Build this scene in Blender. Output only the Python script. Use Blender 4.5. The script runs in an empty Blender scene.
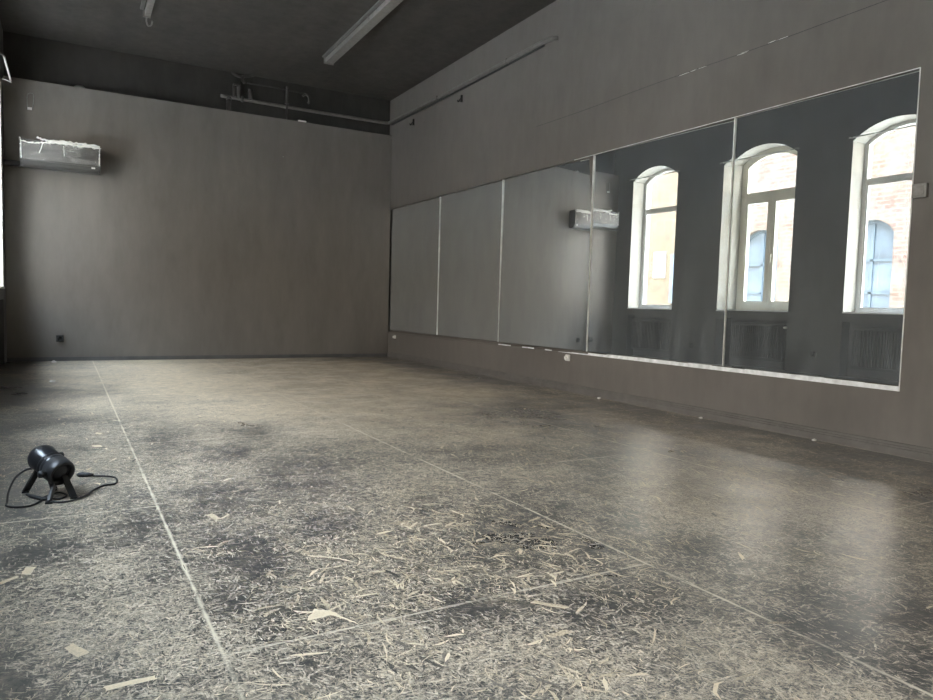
import bpy, bmesh, math, random
import numpy as np
from mathutils import Vector, Matrix
random.seed(7)
RNG = np.random.default_rng(11)
PI = math.pi
scene = bpy.context.scene
COL = scene.collection

# ------------------------------------------------------------------ sizes (metres)
XL, XR = -0.71, 4.57            # left wall (windows) and right wall (mirrors)
YF, YB = -2.6, 10.704           # wall behind the camera, lined back wall
YBU = 10.84                     # masonry above the lining of the back wall
H = 4.18
LINE_TOP = 3.592                # top of the plasterboard lining
MB, MT = 0.407, 2.412           # mirror bottom and top
MEND = 2.49                     # near end of the mirrors
SEAMS = [YB - 0.004, 8.960, 7.275, 5.581, 3.880, MEND]
WIN_C = [9.75, 7.60, 5.50, 3.40, 1.30, -0.80]
WIN_WS = [1.10, 1.22, 1.22, 1.22, 1.22, 1.22]
SILL, SPRING, CROWN = 0.95, 3.41, 3.63
NICHE_TOP, NICHE_DEPTH = 0.80, 0.20
FRAME_X = XL - 0.34

# ------------------------------------------------------------------ mesh helpers
def obj(name, bm, mats, parent=None, smooth=False):
    me = bpy.data.meshes.new(name)
    bm.normal_update()
    bm.to_mesh(me); bm.free()
    o = bpy.data.objects.new(name, me)
    COL.objects.link(o)
    for m in (mats if isinstance(mats, (list, tuple)) else [mats]):
        me.materials.append(m)
    if smooth:
        me.polygons.foreach_set('use_smooth', [True] * len(me.polygons))
    if parent is not None:
        o.parent = parent
        o.matrix_parent_inverse = Matrix.Translation(-Vector(parent.location))
    return o

def struct(o, label=None):
    o['kind'] = 'structure'
    if label: o['label'] = label
    return o

def tag(o, label, cat, group=None):
    o['label'] = label; o['category'] = cat
    if group: o['group'] = group
    return o

def thing(name, label, cat, loc, group=None):
    o = bpy.data.objects.new(name, None)
    o.location = loc; o.empty_display_size = 0.05
    COL.objects.link(o)
    return tag(o, label, cat, group)

def B(): return bmesh.new()

def box(bm, x0, x1, y0, y1, z0, z1, mat=0, bevel=0.0):
    vs = [bm.verts.new((x, y, z)) for x in (x0, x1) for y in (y0, y1) for z in (z0, z1)]
    idx = [(0,1,3,2), (4,6,7,5), (0,4,5,1), (2,3,7,6), (0,2,6,4), (1,5,7,3)]
    fs = []
    for i in idx:
        f = bm.faces.new([vs[k] for k in i]); f.material_index = mat; fs.append(f)
    if bevel > 0:
        es = list({e for f in fs for e in f.edges})
        bmesh.ops.bevel(bm, geom=es, offset=bevel, segments=2, affect='EDGES', profile=0.6)
    return fs

def quad(bm, pts, mat=0):
    f = bm.faces.new([bm.verts.new(p) for p in pts]); f.material_index = mat
    return f

def tube(bm, pts, r, n=10, mat=0, cap=True):
    """a tube through the points; r a number or a list"""
    P = [Vector(p) for p in pts]
    R = r if isinstance(r, (list, tuple)) else [r] * len(P)
    up = None; rings = []
    for i, p in enumerate(P):
        if i == 0: t = P[1] - P[0]
        elif i == len(P) - 1: t = P[-1] - P[-2]
        else: t = (P[i+1] - p).normalized() + (p - P[i-1]).normalized()
        if t.length < 1e-9: t = P[min(i+1, len(P)-1)] - P[i-1]
        t.normalize()
        if up is None:
            up = t.orthogonal().normalized()
        else:
            up = (up - t * up.dot(t))
            if up.length < 1e-6: up = t.orthogonal()
            up.normalize()
        s = t.cross(up)
        rings.append([bm.verts.new(p + (up * math.cos(a) + s * math.sin(a)) * R[i])
                      for a in (2 * PI * k / n for k in range(n))])
    for a, b in zip(rings, rings[1:]):
        for k in range(n):
            f = bm.faces.new((a[k], a[(k+1) % n], b[(k+1) % n], b[k])); f.material_index = mat
    if cap:
        f = bm.faces.new(list(reversed(rings[0]))); f.material_index = mat
        f = bm.faces.new(rings[-1]); f.material_index = mat

def smooth_path(pts, sub=6):
    P = [Vector(p) for p in pts]
    P = [P[0] * 2 - P[1]] + P + [P[-1] * 2 - P[-2]]
    out = []
    for i in range(1, len(P) - 2):
        a, b, c, d = P[i-1], P[i], P[i+1], P[i+2]
        for k in range(sub):
            t = k / sub
            out.append(0.5 * ((2*b) + (c-a)*t + (2*a-5*b+4*c-d)*t*t + (3*b-a-3*c+d)*t**3))
    out.append(P[-2])
    return out

def lathe(bm, prof, origin, axis, n=32, mat=0):
    """prof: (distance along the axis, radius)"""
    ax = Vector(axis).normalized(); u = ax.orthogonal().normalized(); v = ax.cross(u); o = Vector(origin)
    prev = None
    for d, r in prof:
        if r < 1e-6:
            ring = [bm.verts.new(o + ax * d)]
        else:
            ring = [bm.verts.new(o + ax * d + (u * math.cos(2*PI*k/n) + v * math.sin(2*PI*k/n)) * r) for k in range(n)]
        if prev is not None:
            for k in range(n):
                a = prev[k % len(prev)]; b = prev[(k+1) % len(prev)]
                c = ring[(k+1) % len(ring)]; d2 = ring[k % len(ring)]
                vs = []
                for q in (a, b, c, d2):
                    if q not in vs: vs.append(q)
                if len(vs) > 2:
                    f = bm.faces.new(vs); f.material_index = mat
        prev = ring

def prism_x(bm, poly, x0, x1, mat=0):
    """polygon in (y, z) extruded along x"""
    a = [bm.verts.new((x0, y, z)) for y, z in poly]
    b = [bm.verts.new((x1, y, z)) for y, z in poly]
    n = len(poly)
    bm.faces.new(a).material_index = mat
    bm.faces.new(list(reversed(b))).material_index = mat
    for k in range(n):
        bm.faces.new((a[k], b[k], b[(k+1) % n], a[(k+1) % n])).material_index = mat

def ring_x(bm, outer, inner, x0, x1, mat=0):
    """frame between two outlines with equally many points, extruded along x"""
    n = len(outer)
    V = lambda L, x: [bm.verts.new((x, y, z)) for y, z in L]
    o0, o1, i0, i1 = V(outer, x0), V(outer, x1), V(inner, x0), V(inner, x1)
    for k in range(n):
        j = (k + 1) % n
        for q in ((o0[k], o0[j], i0[j], i0[k]), (o1[k], i1[k], i1[j], o1[j]),
                  (o0[k], o1[k], o1[j], o0[j]), (i0[k], i0[j], i1[j], i1[k])):
            bm.faces.new(q).material_index = mat

def beam(bm, a, b, w, t, side, mat=0, bevel=0):
    """flat bar from a to b, w wide along side, t thick"""
    a, b = Vector(a), Vector(b)
    d = (b - a).normalized(); s = Vector(side); s = (s - d * s.dot(d)).normalized(); u = d.cross(s)
    vs = [bm.verts.new(p + s * (w/2*i) + u * (t/2*j)) for p in (a, b) for i in (-1, 1) for j in (-1, 1)]
    for i in [(0,1,3,2), (4,6,7,5), (0,4,5,1), (2,3,7,6), (0,2,6,4), (1,5,7,3)]:
        bm.faces.new([vs[k] for k in i]).material_index = mat

# ------------------------------------------------------------------ material helpers
class NT:
    def __init__(self, name):
        self.m = bpy.data.materials.new(name); self.m.use_nodes = True
        self.t = self.m.node_tree; self.n = self.t.nodes; self.l = self.t.links
        self.n.clear()
        self.out = self.n.new('ShaderNodeOutputMaterial')
    def node(self, typ, ins=None, **props):
        nd = self.n.new(typ)
        for k, v in props.items(): setattr(nd, k, v)
        for k, v in (ins or {}).items(): self.set(nd.inputs[k], v)
        return nd
    def set(self, sock, v):
        if isinstance(v, bpy.types.NodeSocket): self.l.new(v, sock)
        elif isinstance(v, bpy.types.Node): self.l.new(v.outputs[0], sock)
        else:
            if sock.type == 'RGBA' and len(v) == 3: v = (*v, 1)
            sock.default_value = v
    def math(self, op, a, b=None, c=None, clamp=False):
        nd = self.n.new('ShaderNodeMath'); nd.operation = op; nd.use_clamp = clamp
        for i, v in enumerate((a, b, c)):
            if v is not None: self.set(nd.inputs[i], v)
        return nd.outputs[0]
    def mix(self, f, a, b):
        nd = self.n.new('ShaderNodeMix'); nd.data_type = 'RGBA'
        self.set(nd.inputs[0], f); self.set(nd.inputs[6], a); self.set(nd.inputs[7], b)
        return nd.outputs[2]
    def ramp(self, f, stops, interp='LINEAR'):
        nd = self.n.new('ShaderNodeValToRGB'); cr = nd.color_ramp; cr.interpolation = interp
        while len(cr.elements) < len(stops): cr.elements.new(0.5)
        for e, (p, c) in zip(cr.elements, stops):
            e.position = p; e.color = (*c, 1) if len(c) == 3 else c
        self.set(nd.inputs[0], f)
        return nd.outputs[0]
    def rng(self, v, a, b, c=0.0, d=1.0):
        nd = self.n.new('ShaderNodeMapRange'); nd.clamp = True
        for i, q in enumerate((v, a, b, c, d)): self.set(nd.inputs[i], q)
        return nd.outputs[0]
    def pos(self):
        return self.n.new('ShaderNodeNewGeometry').outputs['Position']
    def mapping(self, v, scale=(1,1,1), rot=(0,0,0), loc=(0,0,0)):
        nd = self.n.new('ShaderNodeMapping')
        self.set(nd.inputs['Vector'], v)
        nd.inputs['Scale'].default_value = scale; nd.inputs['Rotation'].default_value = rot; nd.inputs['Location'].default_value = loc
        return nd.outputs[0]
    def noise(self, v, scale, detail=3, rough=0.55, dist=0.0):
        nd = self.n.new('ShaderNodeTexNoise'); self.set(nd.inputs['Vector'], v)
        nd.inputs['Scale'].default_value = scale; nd.inputs['Detail'].default_value = detail
        nd.inputs['Roughness'].default_value = rough; nd.inputs['Distortion'].default_value = dist
        return nd.outputs[0]
    def bump(self, h, strength=0.3, dist=0.01):
        nd = self.n.new('ShaderNodeBump'); self.set(nd.inputs['Height'], h)
        nd.inputs['Strength'].default_value = strength; nd.inputs['Distance'].default_value = dist
        return nd.outputs[0]
    def bsdf(self, **ins):
        nd = self.n.new('ShaderNodeBsdfPrincipled')
        for k, v in ins.items(): self.set(nd.inputs[k.replace('_', ' ')], v)
        self.l.new(nd.outputs[0], self.out.inputs[0])
        return nd

def plain(name, col, rough=0.5, metallic=0.0, var=0.15, scale=30, bump=0.0, spec=0.5):
    t = NT(name); p = t.pos(); nz = t.noise(p, scale, 3)
    c2 = tuple(max(0, c * (1 - var)) for c in col); c1 = tuple(min(1, c * (1 + var)) for c in col)
    kw = dict(Base_Color=t.ramp(nz, [(0.3, c2), (0.7, c1)]), Roughness=rough, Metallic=metallic)
    if bump: kw['Normal'] = t.bump(nz, bump, 0.004)
    b = t.bsdf(**kw); b.inputs['Specular IOR Level'].default_value = spec
    return t.m

def wall_paint(name, col, var=0.12, rough=0.48, spots=True, streak=(1, 1, 1), bump=0.25, spec=0.4):
    t = NT(name); p = t.pos()
    big = t.noise(t.mapping(p, streak), 1.3, 4, 0.6)
    roller = t.noise(t.mapping(p, (3, 3, 1.0)), 3.0, 4, 0.65)
    fine = t.noise(p, 160, 2)
    f = t.math('ADD', t.math('MULTIPLY', big, 0.6), t.math('MULTIPLY', roller, 0.4))
    lo = tuple(c * (1 - var) for c in col); hi = tuple(c * (1 + var) for c in col)
    c = t.ramp(f, [(0.36, lo), (0.64, hi)])
    if spots:                                                       # chips where the plaster shows through
        v = t.node('ShaderNodeTexVoronoi', {'Vector': p, 'Scale': 2.6})
        gate = t.math('GREATER_THAN', t.noise(p, 0.9, 1), 0.54)
        sp = t.math('MULTIPLY', t.math('LESS_THAN', v.outputs['Distance'], 0.016), gate)
        c = t.mix(t.math('MULTIPLY', sp, 0.75), c, (0.55, 0.53, 0.5))
    h = t.math('ADD', t.math('MULTIPLY', roller, 0.6), t.math('MULTIPLY', fine, 0.25))
    b = t.bsdf(Base_Color=c, Roughness=t.rng(big, 0.3, 0.7, rough - 0.06, rough + 0.08), Normal=t.bump(h, bump, 0.006))
    b.inputs['Specular IOR Level'].default_value = spec
    return t.m

M = {}
M['wall'] = wall_paint('charcoal wall paint', (0.132, 0.120, 0.108))
M['wall_back'] = wall_paint('charcoal lining paint', (0.170, 0.156, 0.139), streak=(2.2, 2.2, 0.5))
M['wall_left'] = wall_paint('black wall paint', (0.088, 0.09, 0.091), spots=False)
M['masonry'] = wall_paint('black masonry paint', (0.040, 0.037, 0.034), spots=False, bump=0.6, var=0.25)
M['ceiling'] = wall_paint('black ceiling paint', (0.052, 0.047, 0.042), spots=False, bump=0.6, var=0.35, streak=(2.6, 0.5, 1), rough=0.75)
M['reveal'] = plain('white reveal plaster', (0.37, 0.355, 0.31), 0.8, var=0.06, scale=6, bump=0.2)
M['frame_white'] = plain('window frame paint', (0.62, 0.62, 0.60), 0.45, var=0.05)
M['frame_cream'] = plain('cream window profile', (0.78, 0.76, 0.66), 0.35, var=0.03)
M['sill'] = plain('white sill board', (0.78, 0.78, 0.77), 0.4, var=0.05)
M['radiator'] = plain('black radiator enamel', (0.05, 0.052, 0.054), 0.45, var=0.2, scale=12)
M['black'] = plain('matte black plastic', (0.022, 0.022, 0.023), 0.45)
M['black_gloss'] = plain('satin black metal', (0.018, 0.018, 0.02), 0.28)
M['cable'] = plain('black rubber cable', (0.015, 0.015, 0.016), 0.5)
M['pipe'] = plain('painted steel pipe', (0.13, 0.12, 0.108), 0.45, var=0.15, scale=15)
M['pipe_dark'] = plain('black painted pipe', (0.055, 0.052, 0.047), 0.5, var=0.2, scale=15)
M['rod'] = plain('white lacquered rod', (0.75, 0.75, 0.74), 0.35, var=0.03)
M['lamp'] = plain('grey painted lamp housing', (0.20, 0.188, 0.175), 0.5, var=0.12, scale=25)
M['lamp_dark'] = plain('dark lamp side', (0.12, 0.115, 0.11), 0.5)
M['plastic_white'] = plain('white plastic', (0.72, 0.71, 0.68), 0.4, var=0.04)
M['socket_grey'] = plain('grey painted socket', (0.24, 0.235, 0.22), 0.5)
M['chip_white'] = plain('white plaster crumb', (0.78, 0.76, 0.72), 0.85, var=0.08)
M['seam'] = plain('chipped white mirror edge', (0.80, 0.80, 0.77), 0.5, var=0.2, scale=9)
M['rail'] = plain('white plaster ledge', (0.74, 0.76, 0.77), 0.6, var=0.22, scale=14, bump=0.3)
M['skirting'] = plain('grey skirting', (0.115, 0.107, 0.098), 0.5, var=0.15, scale=8)
M['skirting_dark'] = plain('dark skirting', (0.10, 0.10, 0.10), 0.45, var=0.15, scale=8)
M['unit'] = plain('graphite air conditioner shell', (0.065, 0.063, 0.06), 0.35, var=0.1)
M['unit_dark'] = plain('dark air conditioner end', (0.03, 0.03, 0.03), 0.4)
M['courtyard'] = plain('pale courtyard paving', (0.60, 0.57, 0.52), 0.9, var=0.15, scale=3)
M['blocker_wall'] = plain('outer render', (0.4, 0.38, 0.34), 0.9, var=0.1, scale=3)

def film_mat():
    t = NT('crinkled clear film'); p = t.pos()
    n1 = t.noise(t.mapping(p, (0.5, 1, 1.3)), 9, 6, 0.68, 0.8)
    f = t.rng(n1, 0.40, 0.74, 0.05, 0.42)
    d = t.node('ShaderNodeBsdfPrincipled', {'Base Color': (0.82, 0.82, 0.80), 'Roughness': 0.25, 'Normal': t.bump(n1, 0.5, 0.02)})
    tr = t.node('ShaderNodeBsdfTransparent')
    mx = t.node('ShaderNodeMixShader', {0: f, 1: tr, 2: d.outputs[0]})
    t.l.new(mx.outputs[0], t.out.inputs[0])
    return t.m
M['film'] = film_mat()

def glass_mat():
    t = NT('window glass')
    ge = t.node('ShaderNodeNewGeometry')
    co = t.math('ABSOLUTE', t.node('ShaderNodeVectorMath', {0: ge.outputs['Normal'], 1: ge.outputs['Incoming']}, operation='DOT_PRODUCT').outputs['Value'])
    fr = t.math('ADD', t.math('MULTIPLY', t.math('POWER', t.math('SUBTRACT', 1.0, co), 5.0), 0.9), 0.03)
    tr = t.node('ShaderNodeBsdfTransparent', {'Color': (0.93, 0.93, 0.92)})
    gl = t.node('ShaderNodeBsdfGlossy', {'Roughness': 0.01})
    mx = t.node('ShaderNodeMixShader', {0: fr, 1: tr, 2: gl})
    t.l.new(mx.outputs[0], t.out.inputs[0])
    return t.m
M['glass'] = glass_mat()

def mirror_mat():
    t = NT('dusty mirror'); p = t.pos()
    smear = t.noise(t.mapping(p, (1, 2.2, 0.55)), 2.2, 5, 0.62, 0.8)
    low = t.rng(t.node('ShaderNodeSeparateXYZ', {0: p}).outputs[2], MB, MB + 0.9, 1.0, 0.0)
    f = t.math('ADD', t.rng(smear, 0.40, 0.85, 0.095, 0.17), t.math('MULTIPLY', t.math('MULTIPLY', low, low), t.rng(smear, 0.4, 0.75, 0.0, 0.10)))
    gl = t.node('ShaderNodeBsdfGlossy', {'Color': (0.86, 0.865, 0.85), 'Roughness': 0.0})
    df = t.node('ShaderNodeBsdfDiffuse', {'Color': (0.60, 0.67, 0.72)})
    mx = t.node('ShaderNodeMixShader', {0: f, 1: gl, 2: df})
    t.l.new(mx.outputs[0], t.out.inputs[0])
    return t.m
M['mirror'] = mirror_mat()

def brick_mat():
    t = NT('weathered pale brick'); p = t.pos()
    sp = t.node('ShaderNodeSeparateXYZ', {0: p})
    v = t.node('ShaderNodeCombineXYZ', {0: sp.outputs[1], 1: sp.outputs[2], 2: 0.0})
    n = t.noise(p, 1.6, 5, 0.65)
    wob = t.node('ShaderNodeVectorMath', {0: v.outputs[0], 1: t.node('ShaderNodeVectorMath', {0: t.node('ShaderNodeTexNoise', {'Vector': p, 'Scale': 5.0}).outputs[1], 3: 0.05}, operation='SCALE').outputs[0]}, operation='ADD')
    br = t.node('ShaderNodeTexBrick', {'Vector': wob.outputs[0], 'Color1': (0.11, 0.058, 0.041), 'Color2': (0.145, 0.102, 0.077), 'Mortar': (0.16, 0.148, 0.13),
                'Scale': 1.0, 'Brick Width': 0.34, 'Row Height': 0.11, 'Mortar Size': 0.016, 'Mortar Smooth': 0.2, 'Bias': 0.0})
    wash = t.rng(n, 0.38, 0.62, 0.0, 0.85)
    c = t.mix(wash, br.outputs[0], (0.16, 0.146, 0.128))
    ochre = t.math('MAXIMUM', t.rng(t.noise(p, 0.35, 2), 0.5, 0.62, 0.0, 0.3), t.rng(sp.outputs[1], 14.6, 15.2, 0.0, 0.75))
    c = t.mix(ochre, c, (0.14, 0.112, 0.066))
    c = t.mix(t.rng(t.noise(p, 2.6, 6, 0.75), 0.50, 0.66, 0.0, 0.7), c, (0.10, 0.052, 0.038))
    dark = t.rng(t.noise(p, 7.0, 6, 0.75), 0.54, 0.68, 0.0, 0.8)
    c = t.mix(dark, c, (0.06, 0.045, 0.035))
    t.bsdf(Base_Color=c, Roughness=0.9, Normal=t.bump(br.outputs[1], -0.4, 0.02))
    return t.m
M['brick'] = brick_mat()
M['blue_paint'] = plain('weathered blue paint', (0.075, 0.105, 0.13), 0.5, var=0.12, scale=4)
M['blue_glass'] = plain('pale blue window film', (0.09, 0.12, 0.15), 0.25, var=0.25, scale=2)
M['sign_white'] = plain('white notice board', (0.26, 0.26, 0.255), 0.5, var=0.02)
M['sign_ink'] = plain('black print', (0.05, 0.05, 0.05), 0.6)
M['poster_blue'] = plain('blue poster', (0.09, 0.12, 0.15), 0.5, var=0.2, scale=6)

# ------------------------------------------------------------------ floor
ROT = 0.0072                                                        # the boards lie a touch askew
SEAM_X = 0.335                                                      # joint line at y = 0 (drifts with y)
BOARD = 1.41
def varnish(t, b):
    """paint film: intact and glossy on the boards by the mirrors, worn through elsewhere"""
    p = t.pos(); x = t.node('ShaderNodeSeparateXYZ', {0: p}).outputs[0]
    edge = t.math('ADD', x, t.math('MULTIPLY', t.math('SUBTRACT', t.noise(p, 0.8, 3), 0.5), 1.2))
    k = t.rng(edge, 1.1, 1.9, 0.04, 1.0)
    k = t.math('MULTIPLY', k, t.rng(t.noise(p, 2.6, 4, 0.65), 0.35, 0.6, 0.55, 1.0))
    t.set(b.inputs['Coat Weight'], k)
    b.inputs['Coat Roughness'].default_value = 0.27; b.inputs['Coat IOR'].default_value = 2.1
    fine = t.noise(t.mapping(p, (55, 18, 1)), 1.0, 3, 0.7)
    t.set(b.inputs['Coat Normal'], t.bump(fine, 0.25, 0.003))

def osb_mat():
    t = NT('black painted strand board'); p = t.pos()
    q = t.mapping(p, rot=(0, 0, -ROT))
    sp = t.node('ShaderNodeSeparateXYZ', {0: q}); X, Y = sp.outputs[0], sp.outputs[1]
    warp = t.node('ShaderNodeTexNoise', {'Vector': p, 'Scale': 7.0, 'Detail': 3.0})
    wv = t.node('ShaderNodeVectorMath', {0: warp.outputs[1], 1: (0.5, 0.5, 0.5)}, operation='SUBTRACT')
    wv = t.node('ShaderNodeVectorMath', {0: wv.outputs[0], 3: 0.035}, operation='SCALE')
    pw = t.node('ShaderNodeVectorMath', {0: p, 1: wv.outputs[0]}, operation='ADD').outputs[0]
    warp2 = t.node('ShaderNodeTexNoise', {'Vector': p, 'Scale': 45.0, 'Detail': 4.0, 'Roughness': 0.7})
    wv2 = t.node('ShaderNodeVectorMath', {0: warp2.outputs[1], 1: (0.5, 0.5, 0.5)}, operation='SUBTRACT')
    wv2 = t.node('ShaderNodeVectorMath', {0: wv2.outputs[0], 3: 0.016}, operation='SCALE')
    pw = t.node('ShaderNodeVectorMath', {0: pw, 1: wv2.outputs[0]}, operation='ADD').outputs[0]
    scrap = t.rng(t.noise(p, 130, 5, 0.75), 0.44, 0.58, 1.0, 0.15)
    wear = t.noise(p, 0.75, 4, 0.6)
    wear2 = t.noise(p, 3.2, 4, 0.65)
    w = t.math('ADD', t.math('MULTIPLY', wear, 0.6), t.math('MULTIPLY', wear2, 0.4))
    ex = t.math('DIVIDE', t.math('SUBTRACT', X, 2.0), 2.1); ey = t.math('DIVIDE', t.math('SUBTRACT', Y, 8.0), 3.7)   # the trodden middle of the hall
    rr = t.math('ADD', t.math('ADD', t.math('MULTIPLY', ex, ex), t.math('MULTIPLY', ey, ey)), t.math('MULTIPLY', t.math('SUBTRACT', t.noise(p, 0.9, 3), 0.5), 1.6))
    trod = t.rng(rr, 0.25, 1.25, 1.0, 0.0)
    w = t.math('ADD', w, t.math('MULTIPLY', trod, 0.22))
    side = t.math('MINIMUM', t.rng(X, -0.62, -0.05, -0.16, 0.0), t.rng(X, 3.9, 4.5, 0.0, -0.12))      # less bare wood along the walls, painting in the shade there
    w = t.math('ADD', w, side)
    col = None; height = None
    base = t.ramp(t.noise(p, 22, 4, 0.7), [(0.35, (0.036, 0.036, 0.037)), (0.7, (0.078, 0.073, 0.067))])
    col = base; total = None
    for k, (ang, L, Wd, thr) in enumerate([(0.1, 0.075, 0.0095, 0.66), (1.0, 0.06, 0.008, 0.66), (2.05, 0.065, 0.009, 0.66),
                                           (2.75, 0.05, 0.007, 0.66), (1.55, 0.035, 0.0045, 0.54), (0.55, 0.03, 0.004, 0.56)]):
        mp = t.mapping(pw, (1/L, 1/Wd, 1), loc=(3.7*k, 1.9*k, 0.37*k))
        rot = t.mapping(pw, rot=(0, 0, ang))
        mp = t.mapping(rot, (1/L, 1/Wd, 0.0), loc=(3.7*k, 1.9*k, 0.0))
        vo = t.node('ShaderNodeTexVoronoi', {'Vector': mp, 'Scale': 1.0, 'Randomness': 1.0}, voronoi_dimensions='2D')
        rnd = t.node('ShaderNodeSeparateColor', {0: vo.outputs['Color']})
        gate = t.math('ADD', rnd.outputs[0], t.math('MULTIPLY', t.math('MAXIMUM', t.math('SUBTRACT', w, 0.54), -0.16), 2.4))
        on = t.rng(gate, thr, thr + 0.04)
        shape = t.rng(vo.outputs['Distance'], 0.36, 0.46, 1.0, 0.0)
        m = t.math('MULTIPLY', t.math('MULTIPLY', on, shape), scrap)
        tone = t.ramp(rnd.outputs[1], [(0.0, (0.20, 0.17, 0.132)), (0.45, (0.42, 0.35, 0.27)), (0.8, (0.66, 0.56, 0.43)), (1.0, (0.80, 0.70, 0.55))])
        col = t.mix(m, col, tone)
        total = m if total is None else t.math('MAXIMUM', total, m)
    fleck = t.math('MULTIPLY', t.rng(t.math('ADD', t.noise(pw, 95, 6, 0.72, 1.4), t.math('MULTIPLY', trod, 0.07)), 0.485, 0.585), t.rng(w, 0.42, 0.64, 0.06, 1.0))
    fcol = t.ramp(t.noise(p, 11, 3, 0.6), [(0.3, (0.46, 0.385, 0.285)), (0.55, (0.71, 0.585, 0.42)), (0.75, (0.85, 0.69, 0.475))])
    col = t.mix(fleck, col, fcol)
    # rubbed patches where the raw board shows, with warm stains
    rub = t.math('MULTIPLY', t.rng(t.noise(t.mapping(p, (1, 1.6, 1)), 2.3, 5, 0.7), 0.50, 0.68, 0.0, 0.8), t.math('ADD', t.math('MULTIPLY', trod, 0.75), 0.25))
    col = t.mix(t.math('MULTIPLY', rub, t.rng(t.noise(p, 60, 3, 0.7), 0.38, 0.55)), col, (0.62, 0.51, 0.36))
    # the joints between the boards
    drift = t.noise(p, 9, 3)
    def joint(coord, width):
        d = t.math('ABSOLUTE', coord)
        d = t.math('ADD', d, t.math('MULTIPLY', t.math('SUBTRACT', drift, 0.5), 0.016))
        return d
    ux = t.math('SUBTRACT', X, SEAM_X)
    cell = t.math('FLOOR', t.math('DIVIDE', ux, BOARD))
    fx = t.math('SUBTRACT', t.math('SUBTRACT', ux, t.math('MULTIPLY', cell, BOARD)), 0.0)
    dx = t.math('MINIMUM', fx, t.math('SUBTRACT', BOARD, fx))
    odd = t.math('FLOORED_MODULO', cell, 2.0)
    uy = t.math('SUBTRACT', t.math('SUBTRACT', Y, 1.74), t.math('MULTIPLY', odd, 1.41))
    fy = t.math('FLOORED_MODULO', uy, 2.82)
    dy = t.math('MINIMUM', fy, t.math('SUBTRACT', 2.82, fy))
    gate = t.rng(t.noise(p, 2.3, 3, 0.6), 0.36, 0.52, 0.30, 1.0)
    for d, s in ((joint(dx, 1), 1.0), (joint(dy, 1), 0.8)):
        halo = t.math('MULTIPLY', t.rng(d, 0.001, 0.008, 1.0, 0.0), t.math('MULTIPLY', gate, s * 0.95))
        col = t.mix(halo, col, (0.74, 0.65, 0.50))
        gap = t.math('MULTIPLY', t.math('LESS_THAN', d, -0.0015), 0.8)
        col = t.mix(gap, col, (0.03, 0.028, 0.026))
    rough = t.rng(total, 0, 1, 0.30, 0.42)
    rough = t.math('ADD', rough, t.rng(wear, 0.3, 0.7, -0.04, 0.06))
    fine = t.noise(t.mapping(pw, (60, 14, 1)), 1.0, 3, 0.7)
    h = t.math('ADD', t.math('MULTIPLY', total, 0.5), t.math('MULTIPLY', fine, 0.7))
    b = t.bsdf(Base_Color=col, Roughness=rough, Normal=t.bump(h, 0.25, 0.004))
    b.inputs['Specular IOR Level'].default_value = 0.5
    varnish(t, b)
    return t.m

def flake_mat():
    t = NT('bare wood strand')
    a = t.node('ShaderNodeAttribute', attribute_name='tone')
    n = t.noise(t.pos(), 220, 2, 0.6)
    f = t.math('ADD', a.outputs['Fac'], t.math('MULTIPLY', t.math('SUBTRACT', n, 0.5), 0.25))
    c = t.ramp(f, [(0.0, (0.03, 0.03, 0.031)), (0.28, (0.085, 0.08, 0.074)), (0.42, (0.30, 0.26, 0.21)), (0.62, (0.60, 0.485, 0.33)), (0.85, (0.80, 0.665, 0.47)), (1.0, (0.87, 0.73, 0.52))])
    p = t.pos()
    paint = t.rng(t.noise(p, 170, 5, 0.78), 0.46, 0.58)                # scraps of the black paint still on the strands
    big_ = t.rng(t.noise(p, 14, 3, 0.6), 0.35, 0.65, 0.35, 1.0)
    clean = t.rng(a.outputs['Fac'], 0.55, 0.85, 1.0, 0.15)
    c = t.mix(t.math('MULTIPLY', t.math('MULTIPLY', paint, big_), clean), c, (0.05, 0.048, 0.046))
    b = t.bsdf(Base_Color=c, Roughness=0.42); b.inputs['Specular IOR Level'].default_value = 0.5; varnish(t, b)
    return t.m
M['osb'] = osb_mat(); M['flake'] = flake_mat()

def value_noise(x, y, s, seed):
    g = np.random.default_rng(seed).random((256, 256))
    u, v = x * s, y * s
    i, j = np.floor(u).astype(int), np.floor(v).astype(int)
    a, b = u - i, v - j
    a = a*a*(3-2*a); b = b*b*(3-2*b)
    G = lambda p, q: g[p % 256, q % 256]
    return (G(i,j)*(1-a)+G(i+1,j)*a)*(1-b)+(G(i,j+1)*(1-a)+G(i+1,j+1)*a)*b

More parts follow.
